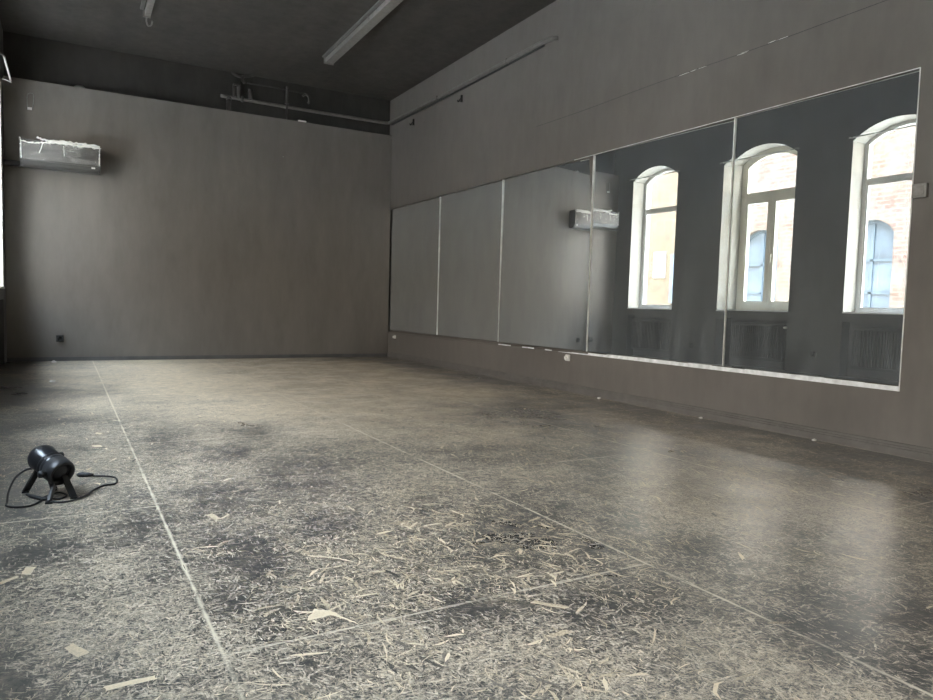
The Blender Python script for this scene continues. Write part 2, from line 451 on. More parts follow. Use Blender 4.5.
def make_floor():
    V = [(XL-0.3, YF-0.3, 0), (XR+0.2, YF-0.3, 0), (XR+0.2, YBU+0.2, 0), (XL-0.3, YBU+0.2, 0),
         (XL-0.3, YF-0.3, -0.2), (XR+0.2, YF-0.3, -0.2), (XR+0.2, YBU+0.2, -0.2), (XL-0.3, YBU+0.2, -0.2)]
    F = [(0,1,2,3), (7,6,5,4), (0,4,5,1), (1,5,6,2), (2,6,7,3), (3,7,4,0)]
    tones = [0.0] * 6
    # strands of the board, nearest the camera densest
    bands = [(0.9, 2.6, 8000), (2.6, 4.2, 4600), (4.2, 6.2, 1700), (6.2, 10.6, 500)]
    xs, ys, far = [], [], []
    for y0, y1, dens in bands:
        n = int((XR - XL) * (y1 - y0) * dens)
        xs.append(RNG.uniform(XL + 0.02, XR - 0.04, n)); ys.append(RNG.uniform(y0, y1, n)); far.append(np.full(n, y0))
    x = np.concatenate(xs); y = np.concatenate(ys)
    keep = (y > 0.55 * np.abs(x) - 0.4)
    ux = x - SEAM_X + ROT*y; cx_ = np.floor(ux/BOARD); fx = ux - cx_*BOARD
    uy = np.mod(y - 1.74 - np.mod(cx_, 2)*1.41, 2.82)
    keep &= (np.minimum(fx, BOARD-fx) > 0.009) & (np.minimum(uy, 2.82-uy) > 0.008)
    x, y = x[keep], y[keep]
    wear = 0.5*value_noise(x+50, y+50, 0.9, 3) + 0.3*value_noise(x+50, y+50, 3.1, 4) + 0.2*value_noise(x+50, y+50, 9.0, 5)
    board = np.floor((x - SEAM_X + ROT * y) / BOARD).astype(int)
    right = board >= 1
    ang = RNG.uniform(0, PI, len(x))
    al = PI/2 + RNG.normal(0, 0.38, len(x))
    ang = np.where(RNG.random(len(x)) < np.where(right, 0.85, 0.25), al, ang)
    big = RNG.random(len(x)) < 0.035
    L = RNG.lognormal(math.log(0.021), 0.6, len(x)); Wd = RNG.lognormal(math.log(0.0017), 0.5, len(x))
    L = np.where(right, L * 0.9, L); Wd = np.where(right, Wd * 0.8, Wd)
    L = np.where(big, RNG.uniform(0.05, 0.11, len(x)), L); Wd = np.where(big, RNG.uniform(0.005, 0.014, len(x)), Wd)
    L = np.minimum(L, 0.12)
    trod = np.clip(1.25 - ((x-2.0)/2.1)**2 - ((y-8.0)/3.7)**2, 0, 1)
    light = RNG.random(len(x)) < np.clip(0.72 + 2.6*(wear-0.5) + 0.2*trod, 0.25, 0.96)
    sel = light | (RNG.random(len(x)) < 0.40)
    edge = np.clip((-0.05 - x)/0.57, 0, 1)*0.5 + np.clip((x - 3.9)/0.6, 0, 1)*0.35  # thins the strands along both walls to paint in the shade there
    sel &= RNG.random(len(x)) < np.clip(0.42 + 3.4*(wear-0.5) + 0.35*trod - edge, 0.10, 1.0)
    x, y, ang, L, Wd, big, wear, light, right = (q[sel] for q in (x, y, ang, L, Wd, big, wear, light, right))
    Wd = np.where(light, Wd, np.minimum(Wd, 0.003))
    tone = np.where(light, 0.32 + 0.68*RNG.random(len(x))**1.2, RNG.uniform(0.05, 0.3, len(x)))
    tone = np.where(big, RNG.uniform(0.28, 0.88, len(x)), tone)
    tone = np.where((RNG.random(len(x)) < 0.05) & light & ~right, RNG.uniform(0.8, 1.05, len(x)), tone)
    bend = RNG.normal(0, 0.15, len(x)) * L
    z = 0.0002 + RNG.random(len(x)) * 0.0011
    tt = np.array([-0.5, -0.2, 0.2, 0.5, 0.22, -0.18]); ww = np.array([0.12, 0.5, 0.46, -0.1, -0.5, -0.44])
    T = tt[None, :] * L[:, None] * (1 + RNG.normal(0, 0.08, (len(x), 6)))
    S = ww[None, :] * Wd[:, None] * (1 + RNG.normal(0, 0.28, (len(x), 6))) + bend[:, None] * (1 - 4 * tt[None, :]**2)
    ca, sa = np.cos(ang)[:, None], np.sin(ang)[:, None]
    PX = x[:, None] + T*ca - S*sa; PY = y[:, None] + T*sa + S*ca
    P = np.stack([PX, PY, np.repeat(z[:, None], 6, 1)], -1).reshape(-1, 3)
    # larger bare flakes seen one by one in the photograph: corner points on the floor
    hero = [([(-0.13, 2.60), (-0.10, 2.59), (-0.115, 2.52), (-0.14, 2.54)], 0.93),
            ([(0.06, 1.715), (0.165, 1.715), (0.167, 1.695), (0.062, 1.692)], 0.97),
            ([(0.60, 1.90), (0.635, 1.87), (0.68, 1.75), (0.655, 1.80), (0.625, 1.84), (0.56, 1.835)], 0.99),
            ([(0.140, 5.03), (0.175, 5.0), (0.16, 4.95), (0.13, 4.98)], 0.93),
            ([(0.100, 4.60), (0.15, 4.60), (0.155, 4.53), (0.115, 4.54)], 0.95),
            ([(-0.07, 4.30), (-0.04, 4.34), (-0.03, 4.24), (-0.09, 4.20)], 0.85),
            ([(-0.22, 2.47), (-0.15, 2.53), (-0.145, 2.51), (-0.21, 2.455)], 0.9),
            ([(0.70, 2.33), (0.80, 2.25), (0.805, 2.235), (0.715, 2.305)], 0.9),
            ([(-0.02, 1.95), (0.0, 1.97), (0.035, 1.90), (0.01, 1.885)], 0.9),
            ([(0.47, 2.94), (0.50, 2.95), (0.52, 2.86), (0.495, 2.86)], 0.85),
            ([(1.18, 1.66), (1.205, 1.67), (1.27, 1.585), (1.25, 1.58)], 0.8),
            ([(1.10, 1.47), (1.17, 1.475), (1.185, 1.455), (1.11, 1.452)], 0.8)]
    base = len(V); V = V + [tuple(p) for p in P]
    n = len(x)
    for i in range(n):
        q = base + 6*i
        F += [(q, q+5, q+1), (q+1, q+5, q+4, q+2), (q+2, q+4, q+3)]
    tones += list(np.repeat(tone, 3))
    for pts, tn in hero:
        b0 = len(V); out = []
        for (xa, ya), (xb, yb) in zip(pts, pts[1:] + pts[:1]):        # splintered outline
            for k in range(5):
                j = 0.0 if k == 0 else 0.003
                out.append((xa + (xb-xa)*k/5 + random.uniform(-j, j), ya + (yb-ya)*k/5 + random.uniform(-j, j)))
        V += [(px, py, 0.0014) for px, py in out]
        F.append(tuple(range(b0 + len(out) - 1, b0 - 1, -1))); tones.append(tn - 0.10)
    me = bpy.data.meshes.new('floor'); me.from_pydata(V, [], F)
    me.materials.append(M['osb']); me.materials.append(M['flake'])
    mi = np.zeros(len(F), dtype=np.int32); mi[6:] = 1
    me.polygons.foreach_set('material_index', mi)
    at = me.attributes.new('tone', 'FLOAT', 'FACE'); at.data.foreach_set('value', np.array(tones, dtype=np.float32))
    # all the strands face upwards
    me.update()
    o = bpy.data.objects.new('floor', me); COL.objects.link(o)
    return struct(o, 'worn black painted strand board floor with bare wood showing')
make_floor()

# ------------------------------------------------------------------ room shell
bm = B(); box(bm, XL-0.5, XR+0.3, YF-0.3, YBU+0.3, H, H+0.25)
struct(obj('ceiling', bm, M['ceiling']))
bm = B()
box(bm, XL-0.5, XR+0.3, YBU, YBU+0.3, -0.2, H)
box(bm, XL, XR, YB, YBU, 0.0, LINE_TOP, 1)
struct(obj('wall_back', bm, [M['masonry'], M['wall_back']]))
bm = B(); box(bm, XL-0.5, XR+0.3, YF-0.3, YF, -0.2, H)
struct(obj('wall_front', bm, M['wall']))
# right wall: masonry, then a lining that leaves a shallow bay for the mirrors
RB = XR + 0.05
bm = B()
box(bm, RB, XR+0.35, YF-0.3, YBU+0.3, -0.2, H)
box(bm, XR, RB, YF, YBU, 0.0, MB-0.002)
box(bm, XR, RB, YF, YBU, MT+0.002, LINE_TOP-0.012)
box(bm, XR, RB, YF, MEND-0.002, MB-0.002, MT+0.002)
box(bm, XR+0.016, RB, YF, YBU, LINE_TOP-0.012, H)
# the open board joint above the mirrors, with its filler broken out
struct(obj('wall_right', bm, [M['wall']]))
bm = B()
yy = 4.50
while yy > 3.45:
    l = random.uniform(0.04, 0.16); zc = 2.895 + random.uniform(-0.004, 0.004)
    if random.random() < 0.8:
        t_ = random.uniform(0.003, 0.007)
        prism_x(bm, [(yy, zc-t_/2), (yy-l*0.5, zc-t_*0.8), (yy-l, zc-t_/3), (yy-l, zc+t_/3), (yy-l*0.4, zc+t_*0.5)], XR-0.0015, XR+0.004)
    yy -= l + random.uniform(0.005, 0.03)
struct(obj('trim_1', bm, M['chip_white']), 'broken white filler in the board joint above the mirrors')
bm = B()
tube(bm, [(XR-0.0005, y, 2.895 + 0.004*math.sin(3*y)) for y in np.linspace(6.6, 0.5, 40)], 0.0022, 5)
struct(obj('trim_2', bm, M['black']), 'thin dark board joint above the mirrors')

# skirtings
bm = B()
prism = [(0, 0.0), (0.016, 0.0), (0.016, 0.045), (0.011, 0.048), (0.011, 0.060), (0.007, 0.063), (0.006, 0.078), (0, 0.082)]
def skirt_right(bm, y0, y1):
    a = [bm.verts.new((XR - d, y0, z)) for d, z in prism]; b = [bm.verts.new((XR - d, y1, z)) for d, z in prism]
    bm.faces.new(a); bm.faces.new(list(reversed(b)))
    for k in range(len(prism)):
        j = (k+1) % len(prism); bm.faces.new((a[k], b[k], b[j], a[j]))
skirt_right(bm, YF, YB)
struct(obj('baseboard_right', bm, M['skirting']))
bm = B(); box(bm, XL, XR-0.016, YB-0.014, YB, 0, 0.052, bevel=0.004)
struct(obj('baseboard_back', bm, M['skirting_dark']))

# left wall with six arched openings and a niche below each
def arc(yc, hw, spring_ref_hw, n, w=0.0):
    a, h = spring_ref_hw, CROWN - SPRING
    R = (a*a + h*h) / (2*h); zc = CROWN - R
    out = []
    for k in range(n + 1):
        yv = yc - hw + 2*hw*k/n
        out.append((yv, zc + math.sqrt(max(0, (R - w)**2 - (yv - yc)**2))))
    return out
NA = 16
OUTX = XL - 0.5
bm = B()
edges = sorted([(c - w_/2, c + w_/2, c) for c, w_ in zip(WIN_C, WIN_WS)])
prev = YF
for y0, y1, c in edges + [(YBU, None, None)]:
    for xx in (XL, OUTX):
        quad(bm, [(xx, prev, 0), (xx, y0, 0), (xx, y0, H), (xx, prev, H)])
    if y1 is None: break
    prev = y1
    HW = (y1 - y0) / 2
    A = arc(c, HW, HW, NA)
    for (ya, za), (yb, zb) in zip(A, A[1:]):
        for xx in (XL, OUTX):
            quad(bm, [(xx, ya, za), (xx, yb, zb), (xx, yb, H), (xx, ya, H)])
        quad(bm, [(XL, ya, za), (XL, yb, zb), (OUTX, yb, zb), (OUTX, ya, za)], 1)
    for yy in (y0, y1):
        quad(bm, [(XL, yy, SILL-0.02), (OUTX, yy, SILL-0.02), (OUTX, yy, A[0][1]), (XL, yy, A[0][1])], 1)
        quad(bm, [(XL, yy, 0), (XL-NICHE_DEPTH, yy, 0), (XL-NICHE_DEPTH, yy, NICHE_TOP), (XL, yy, NICHE_TOP)])
    quad(bm, [(XL, y0, NICHE_TOP), (XL, y1, NICHE_TOP), (XL, y1, SILL-0.022), (XL, y0, SILL-0.022)])
    quad(bm, [(XL, y0, NICHE_TOP), (XL, y1, NICHE_TOP), (XL-NICHE_DEPTH, y1, NICHE_TOP), (XL-NICHE_DEPTH, y0, NICHE_TOP)])
    quad(bm, [(XL-NICHE_DEPTH, y0, -0.1), (XL-NICHE_DEPTH, y1, -0.1), (XL-NICHE_DEPTH, y1, NICHE_TOP), (XL-NICHE_DEPTH, y0, NICHE_TOP)])
    quad(bm, [(XL, y0, SILL-0.022), (XL, y1, SILL-0.022), (OUTX, y1, SILL-0.022), (OUTX, y0, SILL-0.022)])
    quad(bm, [(OUTX, y0, 0), (OUTX, y1, 0), (OUTX, y1, SILL-0.022), (OUTX, y0, SILL-0.022)])
struct(obj('wall_left', bm, [M['wall_left'], M['reveal']]))

bm = B(); box(bm, OUTX-0.02, XR+0.35, YF-6, YBU+12, H+0.26, 9.0)  # unseen block added above the hall to cut the sky light on the facade
struct(obj('wall_upper_blocker', bm, M['blocker_wall']), 'unseen upper storeys added to keep sky light off the brick house')

# windows
def outline(c, w, zb, n=NA):
    """opening outline inset by w, bottom at zb"""
    return [(c + HW - w, zb), (c - HW + w, zb)] + arc(c, HW - w, HW, n, w)
def rect_ring(bm, y0, y1, z0, z1, w, x0, x1):
    ring_x(bm, [(y0, z0), (y1, z0), (y1, z1), (y0, z1)], [(y0+w, z0+w), (y1-w, z0+w), (y1-w, z1-w), (y0+w, z1-w)], x0, x1)
TR = 2.86
for i, c in enumerate(WIN_C):
    cream = (i == 1 or i == 4); HW = WIN_WS[i] / 2
    fm = M['frame_cream'] if cream else M['frame_white']
    root = bpy.data.objects.new('window_%d' % (i+1), None); root.location = (FRAME_X, c, SILL); COL.objects.link(root)
    struct(root, ['arched window nearest the back wall', 'arched window with two cream casements', 'arched window third from the back wall',
                  'arched window fourth from the back wall', 'arched window beside the camera', 'arched window behind the camera'][i])
    w = 0.075 if cream else 0.055
    bm = B(); ring_x(bm, outline(c, 0.0, SILL), outline(c, w, SILL + w), FRAME_X - 0.035, FRAME_X + 0.035)
    obj('window_frame', bm, fm, root)
    bm = B(); box(bm, FRAME_X-0.03, FRAME_X+0.03, c-HW+w, c+HW-w, TR-0.04, TR+0.04, bevel=0.006)
    obj('transom', bm, fm, root)
    top = [(c + HW - w, TR + 0.04), (c - HW + w, TR + 0.04)] + arc(c, HW - w, HW, NA, w)
    if cream:
        bm = B(); ring_x(bm, top, [(c+HW-w-0.03, TR+0.07), (c-HW+w+0.03, TR+0.07)] + arc(c, HW-w-0.03, HW, NA, w+0.03), FRAME_X-0.02, FRAME_X+0.028)
        obj('fanlight_bead', bm, fm, root)
    bm = B(); prism_x(bm, top, FRAME_X-0.003, FRAME_X+0.003)
    obj('pane', bm, M['glass'], root)
    z0, z1 = SILL + w, TR - 0.04
    if cream:
        for s in (-1, 1):
            ya, yb = (c - HW + w, c) if s < 0 else (c, c + HW - w)
            bm = B(); rect_ring(bm, ya+0.001, yb-0.001, z0, z1, 0.075, FRAME_X-0.03, FRAME_X+0.045)
            sash = obj('casement', bm, fm, root)
            bm = B(); prism_x(bm, [(ya+0.07, z0+0.07), (yb-0.07, z0+0.07), (yb-0.07, z1-0.07), (ya+0.07, z1-0.07)], FRAME_X-0.003, FRAME_X+0.003)
            obj('pane', bm, M['glass'], sash)
            if s < 0:
                bm = B(); box(bm, FRAME_X+0.045, FRAME_X+0.058, c-0.055, c-0.025, 1.83, 1.90, bevel=0.004)
                box(bm, FRAME_X+0.058, FRAME_X+0.085, c-0.048, c-0.032, 1.862, 1.878)
                box(bm, FRAME_X+0.073, FRAME_X+0.087, c-0.05, c-0.03, 1.74, 1.88, bevel=0.004)
                obj('window_handle', bm, fm, sash)
    else:
        bm = B(); prism_x(bm, [(c-HW+w-0.01, z0-0.01), (c+HW-w+0.01, z0-0.01), (c+HW-w+0.01, z1+0.01), (c-HW+w-0.01, z1+0.01)], FRAME_X-0.003, FRAME_X+0.003)
        obj('pane', bm, M['glass'], root)
        bm = B(); rect_ring(bm, c-HW+w, c+HW-w, z0, z1, 0.02, FRAME_X+0.004, FRAME_X+0.022)
        obj('glazing_bead', bm, M['frame_white'], root)
    bm = B(); box(bm, FRAME_X+0.036, XL+0.018, c-HW+0.001, c+HW-0.001, SILL-0.02, SILL, bevel=0.004)
    obj('window_sill', bm, M['sill'], root)

# rods across the heads of the three windows in view
rod_labels = ['thin white curtain rod across the arched window nearest the back wall',
              'thin white curtain rod across the window with two cream casements',
              'thin curtain rod across the third window, cut off by the mirror end']
for c, lb, HW in zip(WIN_C[:3], rod_labels, [w_/2 for w_ in WIN_WS]):
    root = thing('curtain_rod', lb, 'curtain rod', (XL+0.11, c, SPRING+0.02), 'curtain rods across the windows')
    bm = B(); tube(bm, [(XL+0.11, c-HW+0.03, SPRING+0.02), (XL+0.11, c+HW-0.06, SPRING+0.02)], 0.010, 10)
    obj('pole', bm, M['rod'], root, True)
    for s in (-1, 1):
        yb = c + s*(HW + 0.015)
        bm = B()
        tube(bm, smooth_path([(XL, yb, SPRING+0.045), (XL+0.06, yb, SPRING+0.04), (XL+0.112, yb - s*0.02, SPRING+0.015), (XL+0.11, yb - s*0.07, SPRING+0.02)], 4), 0.007, 8)
        lathe(bm, [(0, 0.0), (0, 0.013), (0.006, 0.012), (0.008, 0.0)], (XL, yb, SPRING+0.045), (1, 0, 0), 14)
        obj('bracket', bm, M['socket_grey'], root, True)

# radiators in the niches
rad_labels = ['black ribbed radiator in the niche under the window nearest the back wall',
              'black ribbed radiator in the niche under the cream casement window',
              'black ribbed radiator in the niche under the third window, at mirror end']
for c, lb in zip(WIN_C[:3], rad_labels):
    x0, x1 = XL-0.150, XL-0.055
    y0, y1, z0, z1 = c-0.48, c+0.48, 0.13, 0.73
    root = thing('radiator', lb, 'radiator', (XL-0.1, c, 0.0), 'radiators in the window niches')
    bm = B(); prof = []
    n = 26; pitch = (y1-y0)/n
    for k in range(n):
        ya = y0 + k*pitch
        prof += [(ya, x1-0.012), (ya+pitch*0.25, x1-0.012), (ya+pitch*0.4, x1), (ya+pitch*0.85, x1)]
    prof.append((y1, x1-0.012))
    zs = [z0, z0+0.03, z0+0.05, z1-0.05, z1-0.03, z1]
    rows = []
    for j, zz in enumerate(zs):
        flat = j in (0, 1, 4, 5)
        rows.append([bm.verts.new((x1-0.012 if flat else xx, ya, zz)) for ya, xx in prof])
    for a, b in zip(rows, rows[1:]):
        for k in range(len(prof)-1): bm.faces.new((a[k], a[k+1], b[k+1], b[k]))
    box(bm, x0, x1-0.03, y0, y1, z0, z1-0.002)
    obj('panel', bm, M['radiator'], root)
    bm = B()
    box(bm, x0, x1-0.010, y0-0.004, y1+0.004, z1, z1+0.008)
    for k in range(40):
        ya = y0 + 0.02 + k*(y1-y0-0.04)/39
        box(bm, x0+0.015, x1-0.03, ya-0.004, ya+0.004, z1+0.008, z1+0.012)
    obj('top_grille', bm, M['radiator'], root)
    bm = B()
    tube(bm, [(x0+0.04, y0-0.035, 0.68), (x0+0.04, y0, 0.68)], 0.012, 10)
    lathe(bm, [(0, 0), (0, 0.02), (0.05, 0.017), (0.055, 0)], (x0+0.04, y0-0.035, 0.68), (1, 0, 0), 14)
    obj('valve', bm, M['chip_white'], root, True)
    bm = B()
    tube(bm, [(x0+0.04, y0-0.035, 0.68), (x0+0.04, y0-0.035, 0.0)], 0.010, 10)
    tube(bm, [(x0+0.04, y0, 0.17), (x0+0.04, y0-0.06, 0.17), (x0+0.04, y0-0.06, 0.0)], 0.010, 10)
    obj('pipe', bm, M['pipe_dark'], root, True)
    for s in (-1, 1):
        bm = B(); box(bm, x0-0.045, x0, c+s*0.3-0.02, c+s*0.3+0.02, 0.2, 0.66)
        obj('wall_bracket', bm, M['radiator'], root)

# ------------------------------------------------------------------ mirrors
# each sheet sits a little out of true: (turn left end, turn right end, lean), degrees / slope
TILT = [(0.15, 0.15, 0.0), (0.25, 0.25, 0.001), (0.9, 3.0, 0.006), (1.35, 1.25, 0.003), (0.62, 0.62, 0.002)]
mir_labels = ['dull mirror sheet in the corner by the back wall, reflecting plain grey wall', 'mirror sheet second from the corner, reflecting plain grey wall',
              'mirror sheet third from the corner, reflecting the end of the air conditioner',
              'mirror sheet reflecting the window nearest the back wall and its radiator',
              'mirror sheet nearest the viewer, reflecting the cream casement window']
def bow(i):
    ya, yb = SEAMS[i] - 0.010, SEAMS[i+1] + 0.010
    tl, tr, lean = TILT[i]
    ys = np.linspace(ya, yb, 25); sg = (ya - ys) / (ya - yb)
    tilt = np.radians(tl + (tr - tl) * sg**1.5)
    off = np.concatenate([[0], np.cumsum(0.5*(np.tan(tilt[1:])+np.tan(tilt[:-1]))*(ys[:-1]-ys[1:]))])
    return off - off.mean() + 0.020
for i in range(5):
    ya, yb = SEAMS[i] - 0.010, SEAMS[i+1] + (0.010 if i < 4 else 0.010)
    tl, tr, lean = TILT[i]
    root = thing('mirror_panel', mir_labels[i], 'mirror', (XR+0.02, (ya+yb)/2, MB), 'mirror sheets along the right wall')
    ny = 24; ys = np.linspace(ya, yb, ny+1)
    s = (ya - ys) / (ya - yb)
    tilt = np.radians(tl + (tr - tl) * s**1.5)
    off = np.concatenate([[0], np.cumsum(0.5*(np.tan(tilt[1:])+np.tan(tilt[:-1]))*(ys[:-1]-ys[1:]))])
    off = off - off.mean()
    off = off + 0.020
    z0, z1 = MB + 0.036, MT - 0.006
    bm = B(); fr, bk, sd_ = [], [], []
    P_ = lambda k, z, d: (XR + off[k] + lean*(z-1.4) + d, ys[k], z)
    for k in range(ny+1):
        fr.append([bm.verts.new(P_(k, z, 0)) for z in (z0, z1)])
        bk.append([bm.verts.new(P_(k, z, 0.005)) for z in (z0, z1)])
        sd_.append([bm.verts.new(P_(k, z, 0)) for z in (z0, z1)])
    front = []
    for k in range(ny):
        front.append(bm.faces.new((fr[k][0], fr[k+1][0], fr[k+1][1], fr[k][1])))
        bm.faces.new((bk[k][0], bk[k][1], bk[k+1][1], bk[k+1][0]))
        bm.faces.new((sd_[k][1], sd_[k+1][1], bk[k+1][1], bk[k][1]))
        bm.faces.new((sd_[k][0], bk[k][0], bk[k+1][0], sd_[k+1][0]))
    for k in (0, ny):
        bm.faces.new((sd_[k][0], sd_[k][1], bk[k][1], bk[k][0]))
    for q in front: q.smooth = True
    obj('mirror_sheet', bm, M['mirror'], root)
    # pale ground edge along the near side of the sheet
    xe = XR + off[-1]; xn = XR + bow(i+1)[0] if i < 4 else xe
    xa, xb = min(xe, xn) - 0.010, max(xe, xn) + 0.004
    wd = [0.006, 0.007, 0.013, 0.010, 0.006][i]; ym = SEAMS[i+1] + (0.0 if i < 4 else 0.004)
    bm = B(); a, b = [], []
    for lst, zq, wq in ((a, z0, wd*0.5), (b, z1, wd)):
        lst += [(xa, ym+wq/2, zq), (xa, ym-wq/2, zq), (xb, ym-wq/2, zq), (xb, ym+wq/2, zq)]
    va = [bm.verts.new(q) for q in a]; vb = [bm.verts.new(q) for q in b]
    bm.faces.new(va); bm.faces.new(list(reversed(vb)))
    for k in range(4): bm.faces.new((va[k], vb[k], vb[(k+1)%4], va[(k+1)%4]))
    obj('seam_edge', bm, M['seam'], root)['label'] = 'pale chipped edge of the mirror sheet'
# white ledge under the mirrors, thin pale line above them
bm = B()
y = 6.05
while y > MEND + 0.001:
    l = min(random.uniform(0.08, 0.3), y - MEND)
    k = min(1.0, max(0.12, (6.05 - y) / 0.7))
    h = 0.034 * k * random.uniform(0.9, 1.05)
    box(bm, XR-0.006, XR+0.004, y-l, y, MB-0.001, MB-0.001+h)
    y -= l
for y0, y1 in ((7.27, 7.0), (6.75, 6.52), (6.3, 6.18)):
    box(bm, XR-0.004, XR+0.004, y1, y0, MB+0.0, MB+0.012)
struct(obj('trim_3', bm, M['rail']), 'chipped white ledge along the foot of the mirrors')
bm = B(); box(bm, XR-0.003, XR+0.004, MEND, 5.9, MT-0.002, MT+0.003)
box(bm, XR-0.003, XR+0.004, MEND-0.003, MEND+0.003, MB, MT)
struct(obj('trim_4', bm, M['seam']), 'thin pale edge above and beside the mirrors')

# ------------------------------------------------------------------ pipes, hooks and lamps under the ceiling
root = thing('wall_pipe', 'long grey pipe running along the right wall below the ceiling', 'pipe', (XR, 8.0, 3.80))
bm = B()
zz = 3.775
tube(bm, smooth_path([(XR+0.02, 6.28, zz-0.005), (XR-0.02, 6.32, zz-0.005), (XR-0.04, 6.46, zz), (XR-0.04, 6.8, zz), (XR-0.04, 8.0, zz), (XR-0.04, 9.5, zz+0.008),
                      (XR-0.045, 10.62, zz+0.02), (XR-0.06, 10.73, zz+0.02), (XR-0.16, 10.77, zz+0.022), (3.9, 10.775, zz+0.02), (3.1, 10.775, zz+0.02), (2.3, 10.775, zz+0.025), (1.92, 10.775, zz+0.03)], 6), 0.024, 12)
obj('tube', bm, M['pipe'], root, True)
bm = B(); tube(bm, [(XR-0.008, 6.50, zz-0.022), (XR-0.008, 8.0, zz-0.026), (XR-0.008, 10.68, zz-0.012)], 0.012, 8)  # dark tube added to draw the shade line below the pipe
obj('cable', bm, M['black'], root, True)['label'] = 'dark strip standing in for the shade line under the pipe'
for y in (7.2, 9.0):
    bm = B(); box(bm, XR-0.071, XR+0.016, y-0.009, y+0.009, zz-0.026, zz+0.030, bevel=0.003)
    obj('pipe_clip', bm, M['pipe'], root)
def riser(name, label, parts, m='pipe_dark'):
    root = thing(name, label, 'pipe', parts[0][0][0])
    for pts, r, nm in parts:
        bm = B(); tube(bm, pts, r, 10); obj(nm, bm, M[m], root, True)
    return root
YP = 10.775
riser('pipe_stub', 'thick dark pipe stub dropping behind the top of the back wall lining',
      [([(2.03, YP, 3.45), (2.03, YP, 3.77)], 0.032, 'tube'), ([(2.03, YP, 3.765), (2.03, YP, 3.80)], 0.040, 'collar')])
riser('valve_pipe', 'dark valve and short standing pipe left of the hooked pipe near the ceiling',
      [([(2.11, YP+0.01, 3.83), (2.11, YP+0.01, 4.0)], 0.026, 'tube'), ([(2.17, YP, 3.81), (2.17, YP, 3.97)], 0.03, 'valve_body'),
       ([(2.09, YP-0.03, 3.985), (2.185, YP-0.03, 3.99)], 0.014, 'handle')])
riser('hooked_pipe', 'bent pipe hanging from the ceiling above the dark valve',
      [(smooth_path([(2.08, YP, 4.175), (2.09, YP, 4.15), (2.16, YP, 4.12), (2.24, YP, 4.13), (2.36, YP, 4.165), (2.38, YP, 4.178)], 5), 0.018, 'branch'),
       (smooth_path([(2.23, YP-0.01, 4.13), (2.215, YP-0.02, 4.09), (2.222, YP-0.02, 4.06), (2.25, YP-0.01, 4.03)], 5), 0.020, 'tube')])
riser('pipe_stub', 'short dark pipe stub right of the dark valve',
      [([(2.34, YP, 3.83), (2.34, YP, 3.965)], 0.034, 'tube'), ([(2.215, YP-0.02, 3.76), (2.215, YP-0.02, 3.84)], 0.02, 'drain')])
riser('vertical_pipe', 'thin vertical pipe crossing the long pipe under the ceiling',
      [([(2.872, YP-0.015, 3.45), (2.872, YP-0.015, 3.86)], 0.013, 'tube'), ([(2.872, YP-0.015, 3.84), (2.872, YP-0.015, 3.96), (2.872, YP-0.015, 4.09)], [0.034, 0.024, 0.018], 'cone')])
riser('pipe_elbow', 'small bent pipe end right of the thin vertical pipe',
      [(smooth_path([(3.14, YP+0.06, 4.02), (3.16, YP, 4.03), (3.20, YP-0.02, 4.0), (3.21, YP-0.02, 3.92), (3.19, YP-0.01, 3.90)], 5), 0.018, 'tube')])
riser('thin_conduit', 'thin conduit running level between the pipes above the lining',
      [([(2.30, YBU-0.012, 4.06), (2.7, YBU-0.012, 4.07), (3.17, YBU-0.012, 4.055)], 0.010, 'tube')])

for (yy, z, lb) in ((9.90, 3.635, 'small dark wall hook nearest the back corner under the long pipe'), (8.39, 3.627, 'small dark wall hook further from the corner under the long pipe')):
    root = thing('wall_hook', lb, 'hook', (XR, yy, z), 'hooks under the long pipe')
    bm = B(); box(bm, XR-0.008, XR+0.016, yy-0.012, yy+0.012, z-0.04, z+0.05, bevel=0.003)
    obj('plate', bm, M['black'], root)
    bm = B(); tube(bm, smooth_path([(XR-0.006, yy, z+0.01), (XR-0.03, yy, z-0.03), (XR-0.045, yy, z-0.045), (XR-0.055, yy, z-0.02)], 4), 0.007, 8)
    obj('hook_arm', bm, M['black'], root, True)

